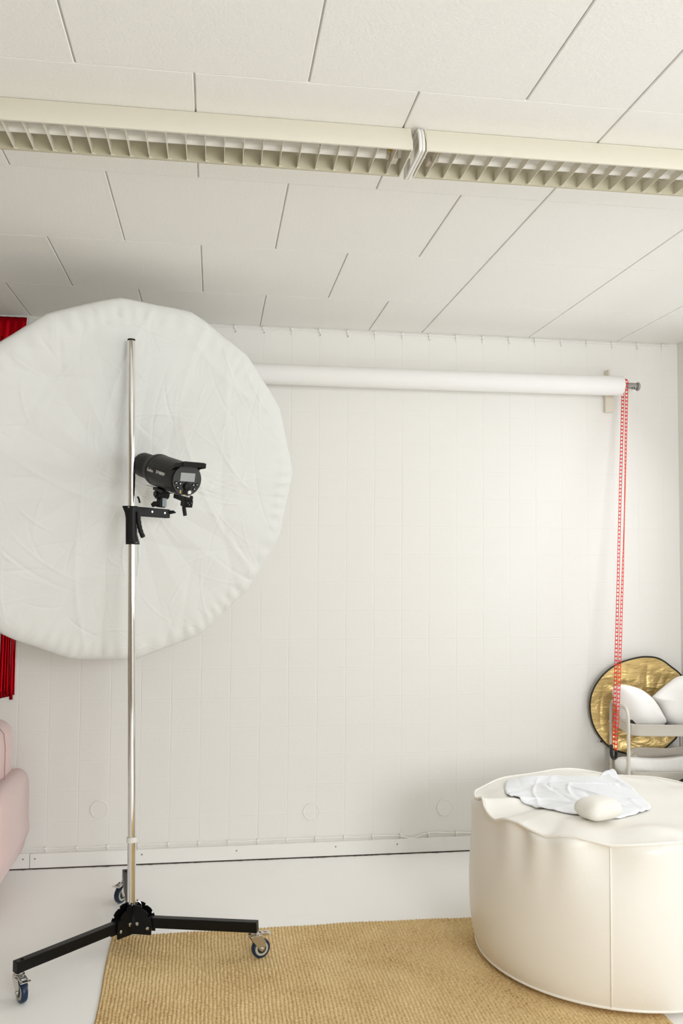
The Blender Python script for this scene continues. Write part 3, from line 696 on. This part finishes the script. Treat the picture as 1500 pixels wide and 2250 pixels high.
# grey case with black handle beside the trolley
cs = thing('equipment_case', 'grey soft case with black handle half hidden behind the pouf', 'case', loc=(3.17, -.56, 0))
R = []
for z, w, d in ((0, .27, .13), (.02, .30, .15), (.25, .31, .16), (.40, .30, .15), (.435, .26, .13), (.448, .16, .09)):
    R.append([(3.175 + q[0], -.56 + q[1], z) for q in rrect(w, d, min(d * .45, .07), 6)])
mb = MB(); mb.rings(R); part(cs, 'case_body', mb, 'case_grey', sharp=60)
mb = MB(); mb.tube(smooth_open([(3.035, -.60, .425), (3.03, -.605, .455), (3.05, -.605, .482), (3.10, -.605, .494), (3.18, -.605, .494), (3.22, -.605, .47), (3.225, -.60, .43)], 40), .011, 10, flat=1.4); part(cs, 'handle', mb, 'black_matte')
mb = MB(); mb.box((3.14, -.637, .40), (.16, .012, .03)); part(cs, 'strap', mb, 'black_matte', bevel=.004)

# ================================================================== LIGHT STAND
wheel_px = [((47, 2202), 0), ((572, 2103), .0092), ((265, 1983), 0)]
dirs = [np.array([math.cos(math.radians(a)), math.sin(math.radians(a)), 0]) for a in (-58, 20, -125)]
wheels = []
for ((u, v), zf), d in zip(wheel_px, dirs): p = at_z(u, v, zf); wheels.append(np.array([p[0], p[1], zf]))
ends = [w - d * .030 for w, d in zip(wheels, dirs)]
hub = np.array([.508, -.99, 0])
st = thing('light_stand', 'tall chrome rolling light stand with black legs on casters', 'light stand', loc=tuple(hub))
P0 = at_y(289.5, 1996, -.99); P1 = at_y(288.5, 747, -.99)
# the pole: two straight chrome tubes
Pm = P0 + (P1 - P0) * .118
mb = MB(); mb.cyl(P0 + (0, 0, -.03), Pm, .0166, n=40); mb.cyl(Pm, P1, .0152, n=40); pole = part(st, 'pole', mb, 'chrome', sharp=50)
mb = MB(); mb.cyl(P1 - (0, 0, .004), P1 + (0, 0, .003), .0157, n=32); part(pole, 'top_cap', mb, 'black')
mb = MB(); mb.cyl(Pm - (0, 0, .010), Pm + (0, 0, .010), .0205, n=32); part(pole, 'joint_collar', mb, 'white_plastic', bevel=.002)
LZ = .113
for e, w in zip(ends, wheels):
    d = e - hub; d[2] = 0; L = np.linalg.norm(d); d /= L
    mb = MB(); mb.bar(hub + d * .035 + (0, 0, LZ), e + d * .016 + (0, 0, LZ + w[2]), .029, .039); lg = part(st, 'leg', mb, 'black', bevel=.0015)
    m2 = MB(); m2.lathe([(0, .006), (.002, .006), (.004, .004), (.004, .0001)], e - d * .012 + (0, 0, LZ + .0195), (0, 0, 1), 14); part(lg, 'rivet', m2, 'black_matte')
# folding hub: three bent plates, one between each pair of legs
dl = [((e - hub)[:2] / np.linalg.norm((e - hub)[:2])) for e in ends]
def plate(d1, d2, bolts):
    mb = MB(); fold_off = None; P2 = []
    for d in (d1, d2):
        o = d2 if d is d1 else d1; nrm = np.array([-d[1], d[0]]); nrm = nrm if nrm @ o > 0 else -nrm
        P2.append((np.array(d), nrm))
    bis = (P2[0][0] + P2[1][0]); bis /= np.linalg.norm(bis)
    s0 = .0185 / math.tan(math.acos(np.clip(P2[0][0] @ P2[1][0], -1, 1)) / 2)
    for d, nrm in P2:
        prof = [(s0, .070), (.088, .072), (.090, .112), (.087, .128), (.080, .142), (.074, .137), (.071, .141), (.075, .150), (.066, .160), (.052, .168), (.044, .166), (.046, .175), (.034, .180), (s0, .182)]
        pts = [hub + np.array([*(d * s + nrm * .0185), z]) for s, z in prof]
        mb.prism(pts, np.array([*(nrm * .0035), 0]))
    h = part(st, 'hub_plate', mb, 'black', smooth=False)
    for d, nrm in P2:
        for s, z, r in ((.030, .112, .0075), (.074, .098, .0065)):
            m2 = MB(); b0 = hub + np.array([*(d * s + nrm * .0215), z]); m2.lathe([(0, r), (.004, r), (.005, r * .75), (.005, .0001)], b0, (*nrm, 0), 14); part(h, 'bolt', m2, 'steel')
plate(dl[0], dl[1], 1); plate(dl[1], dl[2], 1); plate(dl[2], dl[0], 1)
mb = MB(); mb.lathe([(0, .030), (.05, .030), (.075, .0235), (.10, .0215), (.10, .0001)], hub + (0, 0, .08), (0, 0, 1), 28); part(st, 'hub_collar', mb, 'black')
mb = MB(); hp = P0 + np.array([.026, .012, 0]); mb.tube([hp + (-.012, 0, .02), hp + (0, 0, .022), hp + (.010, 0, .012), hp + (.012, 0, -.012)], .0045, 8); mb.cyl(hp + (-.004, -.006, .004), hp + (-.004, .01, .004), .007, n=12); part(st, 'safety_latch', mb, 'steel')
for e, w, d in zip(ends, wheels, dirs):
    side = np.array([-d[1], d[0], 0]); wc = w + np.array([0, 0, .0365]); z0 = w[2]
    mb = MB(); prof = [(-.011, .026), (-.010, .034), (-.007, .0365), (.007, .0365), (.010, .034), (.011, .026)]
    mb.lathe([(t + .011, r) for t, r in prof], wc - side * .011, side, 40)
    ca = part(st, 'caster', mb, 'blue_rubber', label='blue rubber caster wheel', sharp=50)
    m2 = MB(); m2.lathe([(0, .0265), (.0245, .0265)], wc - side * .01225, side, 36); part(ca, 'wheel_core', m2, 'hub_grey')
    m2 = MB(); m2.lathe([(0, .0175), (.0265, .0175)], wc - side * .01325, side, 30); part(ca, 'core_ring', m2, 'dark_grey')
    top = e + np.array([0, 0, z0 + .078])
    m2 = MB()
    for s in (-1, 1):
        q0 = side * s * .0150
        pts = [e + d * -.017 + (0, 0, z0 + .078), e + d * .030 + (0, 0, z0 + .079), wc + d * .016 + (0, 0, .024), wc + d * .010 - (0, 0, .004), wc + (0, 0, -.010), wc - d * .010 - (0, 0, .003), e + d * -.012 + (0, 0, z0 + .068)]
        m2.prism([p + q0 for p in pts], side * s * .0022)
        m2.lathe([(0, .006), (.004, .006), (.006, .004), (.006, .0001)], wc + side * s * .0172, side * s, 14)
    m2.box(e + d * .006 + (0, 0, z0 + .0785), (.046, .030, .003), np.stack([d, side, np.array([0, 0, 1.])], 1))
    part(ca, 'fork', m2, 'steel', smooth=True)
    m2 = MB(); m2.lathe([(0, .018), (.003, .0205), (.006, .0205), (.008, .016), (.011, .016), (.0145, .012)], e + (0, 0, z0 + .080), (0, 0, 1), 28); part(ca, 'swivel', m2, 'steel')
    m2 = MB(); R3 = np.stack([d, side, np.array([0, 0, 1.])], 1)
    m2.bar(e + d * .024 + side * .011 + (0, 0, z0 + .083), e + d * .058 + side * .011 + (0, 0, z0 + .077), .004, .010); m2.bar(e + d * .024 - side * .011 + (0, 0, z0 + .083), e + d * .058 - side * .011 + (0, 0, z0 + .077), .004, .010)
    m2.bar(e + d * .038 - side * .012 + (0, 0, z0 + .080), e + d * .038 + side * .012 + (0, 0, z0 + .080), .010, .008); m2.bar(e + d * .062 - side * .019 + (0, 0, z0 + .079), e + d * .062 + side * .019 + (0, 0, z0 + .079), .012, .003)
    part(ca, 'brake_pedal', m2, 'steel', bevel=.0008)

# sliding grip arm on the pole
def on_pole(v): return at_y(288, v, -.99)
pc = lambda z: Pm + (P1 - Pm) * (z - Pm[2]) / (P1[2] - Pm[2])
zt, zb = at_y(287, 1112, -.99)[2], at_y(287, 1196, -.99)[2]
ax = np.array([.72, .69, 0]); ax /= np.linalg.norm(ax); sdv = np.array([ax[1], -ax[0], 0])   # arm direction and its camera-facing side
mb = MB(); R = []
for z, back, fr in ((zb, .0215, .032), (zb + .02, .0215, .027), (zb + .04, .0215, .0215), (zt - .05, .0215, .0215), (zt - .028, .025, .0215), (zt - .004, .035, .024), (zt, .035, .024)):
    c = pc(z); loop = []
    for q in rrect(1, 1, .32, 5):
        s = q[0]; e_ = (back if s < 0 else fr) * 2 * s; loop.append(c + RIGHT * e_ + np.array([FWD[0], FWD[1], 0]) * q[1] * .046)
    R.append([np.array([p[0], p[1], z]) for p in loop])
mb.rings(R); arm_o = part(st, 'grip_arm', mb, 'black_matte', sharp=40)
c0 = pc(zt - .019); end = at_d(367, 1127, 3.72)
adir = end - c0; adir[2] = 0; AL = np.linalg.norm(adir); adir /= AL; aside = np.array([adir[1], -adir[0], 0])
mb = MB(); mb.bar(c0 + adir * .01 - (0, 0, .001), c0 + adir * (AL + .004) - (0, 0, .004), .030, .037); part(arm_o, 'arm_bar', mb, 'black_matte', bevel=.003)
for t, z in ((.50, 0), (.86, -.002)):
    m2 = MB(); b0 = c0 + adir * AL * t + aside * .0145 + (0, 0, z); m2.lathe([(0, .0045), (.002, .0045), (.002, .0001)], b0, aside, 12); part(arm_o, 'screw', m2, 'steel')
for (u, v) in ((283, 1114.5), (300, 1192)):
    b0 = at_y(u, v, -1.018); m2 = MB(); m2.lathe([(0, .004), (.003, .004), (.003, .0001)], b0, (-FWD[0], -FWD[1], 0), 12); part(arm_o, 'screw', m2, 'steel')
m2 = MB(); k0 = end + aside * .012; m2.tube([k0 + (-.01, 0, .002), k0 + (.006, 0, .002), k0 + (.018, 0, .004), k0 + (.028, 0, .001)], [.005, .008, .007, .002], 10); part(arm_o, 'wing_knob', m2, 'black_matte')
lv = smooth_open([at_y(u, v, -1.0) for u, v in ((303, 1124), (304, 1140), (306, 1155), (310, 1170), (315, 1181))], 30); rad = [.0078 + .0006 * math.sin(i * 1.3) for i in range(30)]; rad[-1] = .005
mb = MB(); mb.tube(lv, rad, 12, flat=1.2); part(arm_o, 'trigger_lever', mb, 'black_matte', sharp=70)

# ================================================================== STUDIO FLASH
n_ = .62 * RIGHT - .200 * UP - .760 * FWD; n_ /= np.linalg.norm(n_)                # axis towards the rear panel
ly = -n_; lx = np.cross(ly, np.array([0, 0, 1.])); lx /= np.linalg.norm(lx); lz = np.cross(lx, ly)   # lx: to the right seen from behind
FD = 3.47
FO = at_d(410.5, 1055, FD)                                                         # centre of the rear panel
MW = Matrix([[lx[i], ly[i], lz[i], FO[i]] for i in range(3)] + [[0, 0, 0, 1]])
fl = thing('studio_flash', 'black studio flash head mounted on the chrome stand', 'flash', mw=MW)
RB = .066
def part_l(parent, name, mb, m, **k): return part(parent, name, mb, m, local=True, **k)
mb = MB(); mb.lathe([(0.0, RB * .955), (.004, RB * .99), (.010, RB), (.225, RB), (.226, RB * 1.02), (.244, RB * 1.02), (.254, RB * .98), (.262, RB * .80)], (0, 0, 0), (0, 1, 0), 56); body = part_l(fl, 'housing', mb, 'flash_black', sharp=30)
mb = MB(); mb.lathe([(0, .050), (.055, .050), (.062, .052), (.120, .052), (.124, .049)], (0, .257, .0), (0, 1, 0), 48); part_l(fl, 'mount_ring', mb, 'flash_black')
for a in (30, 150):
    a = math.radians(a); mb = MB(); mb.box((RB * math.cos(a), .115, RB * math.sin(a)), (.0016, .21, .0016)); part_l(body, 'seam', mb, 'black')
mb = MB(); mb.cyl((0, -.003, 0), (0, .004, 0), RB * .945, n=56); pan = part_l(fl, 'control_panel', mb, 'panel_grey')
mb = MB(); mb.box((0, -.0035, .012), (.064, .002, .034)); part_l(pan, 'display', mb, 'screen', bevel=.0008)
mb = MB(); mb.lathe([(0, .017), (.016, .0155), (.017, .014), (.017, .0001)], (0, -.003, -.024), (0, -1, 0), 32); part_l(pan, 'dial', mb, 'black_matte')
for x, z in ((-.048, -.013), (-.030, -.015), (-.039, -.031), (.029, -.017), (.045, -.015), (.035, -.033)):
    mb = MB(); mb.lathe([(0, .0068), (.003, .0068), (.0036, .006), (.0036, .0001)], (x, -.003, z), (0, -1, 0), 20); bt = part_l(pan, 'button', mb, 'black_matte')
for x, z, w, h in ((-.048, -.013, .007, .003), (-.030, -.015, .005, .005), (-.039, -.031, .005, .004), (.029, -.017, .004, .005), (.045, -.015, .007, .002), (.035, -.033, .004, .004)):
    mb = MB(); mb.box((x, -.0068, z), (w, .0006, h)); part_l(pan, 'button_mark', mb, 'white_plastic')
mb = MB(); mb.lathe([(0, .0075), (.003, .0075), (.0034, .0001)], (.016, -.003, -.047), (0, -1, 0), 20); part_l(pan, 'test_button', mb, 'white_plastic', label='round white button')
mb = MB(); mb.box((-.004, -.0045, -.049), (.018, .003, .018)); part_l(pan, 'power_switch', mb, 'black', bevel=.001)
mb = MB(); mb.box((-.024, -.0035, -.047), (.006, .002, .013)); part_l(pan, 'usb_port', mb, 'brass')
mb = MB()
for i in range(4):
    for j in range(3): a = math.radians(218 + 9 * j); mb.box(((RB + .0002) * math.cos(a), .035 + .013 * i, (RB + .0002) * math.sin(a)), (.002, .008, .0065))
part_l(body, 'vents', mb, 'black', smooth=False)
# handle over the panel
mb = MB(); out = [(-.060, .030, .038), (-.058, .004, .056), (-.054, -.040, .066), (-.047, -.046, .069), (.047, -.046, .069), (.054, -.040, .066), (.058, .004, .056), (.060, .030, .038)]
Rr = []
for i, p in enumerate(out):
    p = np.array(p); inw = np.array([-np.sign(p[0]) * .010, .004, 0]) if i not in (3, 4) else np.array([-np.sign(p[0]) * .004, .014, 0])
    Rr.append([p + (0, 0, .008), p + inw + (0, 0, .009), p + inw + (0, 0, -.010), p + (0, 0, -.010)])
mb.rings(Rr); mb.box((0, .012, .060), (.090, .03, .012)); part_l(fl, 'carry_handle', mb, 'flash_black', bevel=.002)
# writing on the housing
def text(body_, x_along, z, size, nm):
    cu = bpy.data.curves.new(nm, 'FONT'); cu.body = body_; cu.size = size; cu.extrude = .0003; cu.align_x = 'LEFT'; cu.align_y = 'CENTER'
    t = bpy.data.objects.new(nm, cu); COL.objects.link(t); bpy.context.view_layer.update()
    me = bpy.data.meshes.new_from_object(t.evaluated_get(bpy.context.evaluated_depsgraph_get())); bpy.data.objects.remove(t)
    a = math.pi - math.asin(z / RB); nr = Vector((math.cos(a), 0, math.sin(a))); xb = Vector((0, -1, 0)); yb = nr.cross(xb)
    Mt = Matrix([[xb[i], yb[i], nr[i], 0] for i in range(3)] + [[0, 0, 0, 1]]); Mt.translation = nr * (RB + .0008) + Vector((0, x_along, 0))
    me.transform(Mt)
    for v in me.vertices:          # wrap onto the round housing
        r = math.hypot(v.co.x, v.co.z); h = (v.co.x * nr.x + v.co.z * nr.z) - RB; f = (RB + h) / r; v.co.x *= f; v.co.z *= f
    me.materials.clear(); me.materials.append(M['white_plastic']); o = bpy.data.objects.new(nm, me); COL.objects.link(o); o.parent = body; WM[o] = WM[body]
text('Godox', .214, .004, .0185, 'maker_lettering'); text('DP400IIIV', .136, .006, .0180, 'model_lettering')
# tilt bracket, socket block, cord stub
zr = -RB
mb = MB(); mb.box((-.006, .17, zr - .006), (.05, .08, .012)); mb.cyl((-.028, .18, zr - .024), (.022, .18, zr - .024), .020, n=24); mb.cyl((-.036, .18, zr - .024), (-.028, .18, zr - .024), .012, n=16); br = part_l(fl, 'tilt_bracket', mb, 'black_matte')
pv = MW @ Vector((-.004, .18, zr - .024)); pv = np.array(pv); foot = np.array([pv[0] - .004, pv[1], end[2] + .017])
mb = MB(); mb.bar(pv - (0, 0, .012), foot, .030, .026, up=aside); part(br, 'spigot_clamp', mb, 'black_matte', bevel=.003)
mb = MB(); f0 = foot + (0, 0, .002); mb.bar(f0 - aside * -.0165 + adir * .005, f0 - aside * -.0165 + adir * .005 + (0, 0, pv[2] - foot[2] - .018), .004, .022, up=adir); part(br, 'clamp_plate', mb, 'grey_metal', bevel=.0015)
mb = MB(); kb = (foot * .7 + pv * .3) - RIGHT * .014 + aside * .004; mb.tube([kb, kb - RIGHT * .014 - UP * .002, kb - RIGHT * .026 - UP * .009], [.006, .009, .006], 10, flat=1.3); part(br, 'clamp_knob', mb, 'black_matte')
mb = MB(); mb.box((.028, .06, zr - .012), (.036, .10, .028)); mb.box((.028, .026, zr - .030), (.036, .040, .030)); sk = part_l(fl, 'socket_block', mb, 'flash_black', bevel=.004)
mb = MB(); mb.box((.028, .0050, zr - .028), (.026, .003, .022)); part_l(sk, 'power_inlet', mb, 'black', bevel=.002)
mb = MB()
for x, z in ((.020, .003), (.036, .003), (.028, -.004)): mb.cyl((x, .004, zr - .028 + z), (x, .0025, zr - .028 + z), .0016, n=8)
part_l(sk, 'inlet_pins', mb, 'steel')
mb = MB(); mb.tube([(.022, .04, zr - .038), (.026, .035, zr - .058), (.031, .030, zr - .082)], [.006, .008, .0075], 10); part_l(sk, 'tilt_lever', mb, 'black_matte')

# ================================================================== UMBRELLA WITH DIFFUSER
un = .53 * RIGHT - .215 * UP - .832 * FWD; un /= np.linalg.norm(un); UD = 3.80
UO = at_d(289, 1074, UD); UR = .80
ux = np.cross(np.array([0, 0, 1.]), un); ux /= np.linalg.norm(ux); uy = np.cross(un, ux)
MU = Matrix([[ux[i], uy[i], un[i], UO[i]] for i in range(3)] + [[0, 0, 0, 1]])
um = thing('umbrella', 'huge round white photo umbrella with crinkled diffuser cover behind the stand', 'umbrella', mw=MU)
NT, NR = 800, 200
th = np.linspace(0, 2 * PI, NT, endpoint=False); NB = 16
seg = np.abs(((th / (2 * PI) * NB + .62) % 1) - .5) * 2              # 1 at ribs, 0 between
rim = UR * (1 - .016 * (1 - seg ** 1.5) + .004 * np.sin(th * 5 + 1) + .003 * np.sin(th * 11))
cr1 = creases(260, .8, 12, (.0008, .0026), (.003, .0065), (.04, .22)); cr2 = creases(40, .8, 13, (.002, .0050), (.010, .03), (.15, .45))
V = []
for s in np.concatenate([np.linspace(.004, .94, NR), np.linspace(.945, 1, 12)]):
    r = rim * s; x, y = r * np.cos(th), r * np.sin(th)
    z = -.030 * (1 - s) ** 2 + .030 * (seg - .5) * s * (1 - s) * min(1, s * 2)
    z = z + (.0004 * min(1, s * 8)) * np.sin(th * 37 + 2 * np.sin(th * 5)) * np.exp(-((s - .12) / .14) ** 2) + .003 * np.sin(th * 71 + 3 * np.sin(th * 7)) * np.exp(-((s - .93) / .05) ** 2)
    z = z + cr1(x, y) + cr2(x, y) + .004 * np.exp(-np.abs(((th / (2 * PI) * NB + .62) % 1) - .5) * 2 * 22) * 0
    if s > .9: q = (s - .9) / .1; z = z - .040 * (1 - math.sqrt(max(0, 1 - q * q)))
    V.append(np.stack([x, y, z], 1))
for q in np.linspace(.15, 1, 8):
    r = rim * (1 - .05 * q); z = -.040 - .05 * q + .003 * np.sin(th * 60); V.append(np.stack([r * np.cos(th), r * np.sin(th), z], 1))
mb = MB(); mb.rings([list(map(tuple, v)) for v in V], False, False); part_l(um, 'diffuser_cover', mb, 'diffuser', sharp=80)
V = []
for s in np.linspace(.965, .02, 30):
    r = rim * s; z = -.30 * (1 - (s / .965) ** 2) - .062 + .012 * (seg - .5) * math.sin(PI * s); V.append(np.stack([r * np.cos(th), r * np.sin(th), z], 1))
mb = MB(); mb.rings([list(map(tuple, v[::4])) for v in V], False, True); part_l(um, 'canopy', mb, 'diffuser', sharp=60)
for k in range(NB):
    a = 2 * PI * (k + .2) / NB; pts = [(UR * s * .95 * math.cos(a), UR * s * .95 * math.sin(a), -.30 * (1 - s * s) - .052) for s in np.linspace(.03, 1, 14)]
    mb = MB(); mb.tube(pts, .003, 6); part_l(um, 'rib', mb, 'steel')
tip = at_d(415, 1091, FD - .045)
inv = MU.inverted(); tl = np.array(inv @ Vector(tip))
sd_ = at_d(297, 1061, 3.80) - tip; mb = MB(); mb.cyl(tip + sd_ * 1.5, tip, .0042, n=14); part(um, 'shaft', mb, 'chrome')
for u0, px in ((0, [(311, 1095), (316, 1130), (319, 1170), (318, 1205), (322, 1240), (321, 1282)]), (1, [(313, 1096), (323, 1140), (325, 1180), (321, 1215), (326, 1250)])):
    pts = smooth_open([np.array(inv @ Vector(at_d(u, v, UD))) for u, v in px], 40); pts = [(p[0], p[1], .006 + .0) for p in pts]
    mb = MB(); mb.tube(pts, .0018, 6); part_l(um, 'drawstring', mb, 'cord')
pts = [np.array(inv @ Vector(at_d(u, v, UD - .03))) for u, v in ((302, 1091), (305, 1096), (307, 1105))]
mb = MB(); mb.tube(pts, .004, 8); part_l(um, 'cord_stop', mb, 'black_matte')
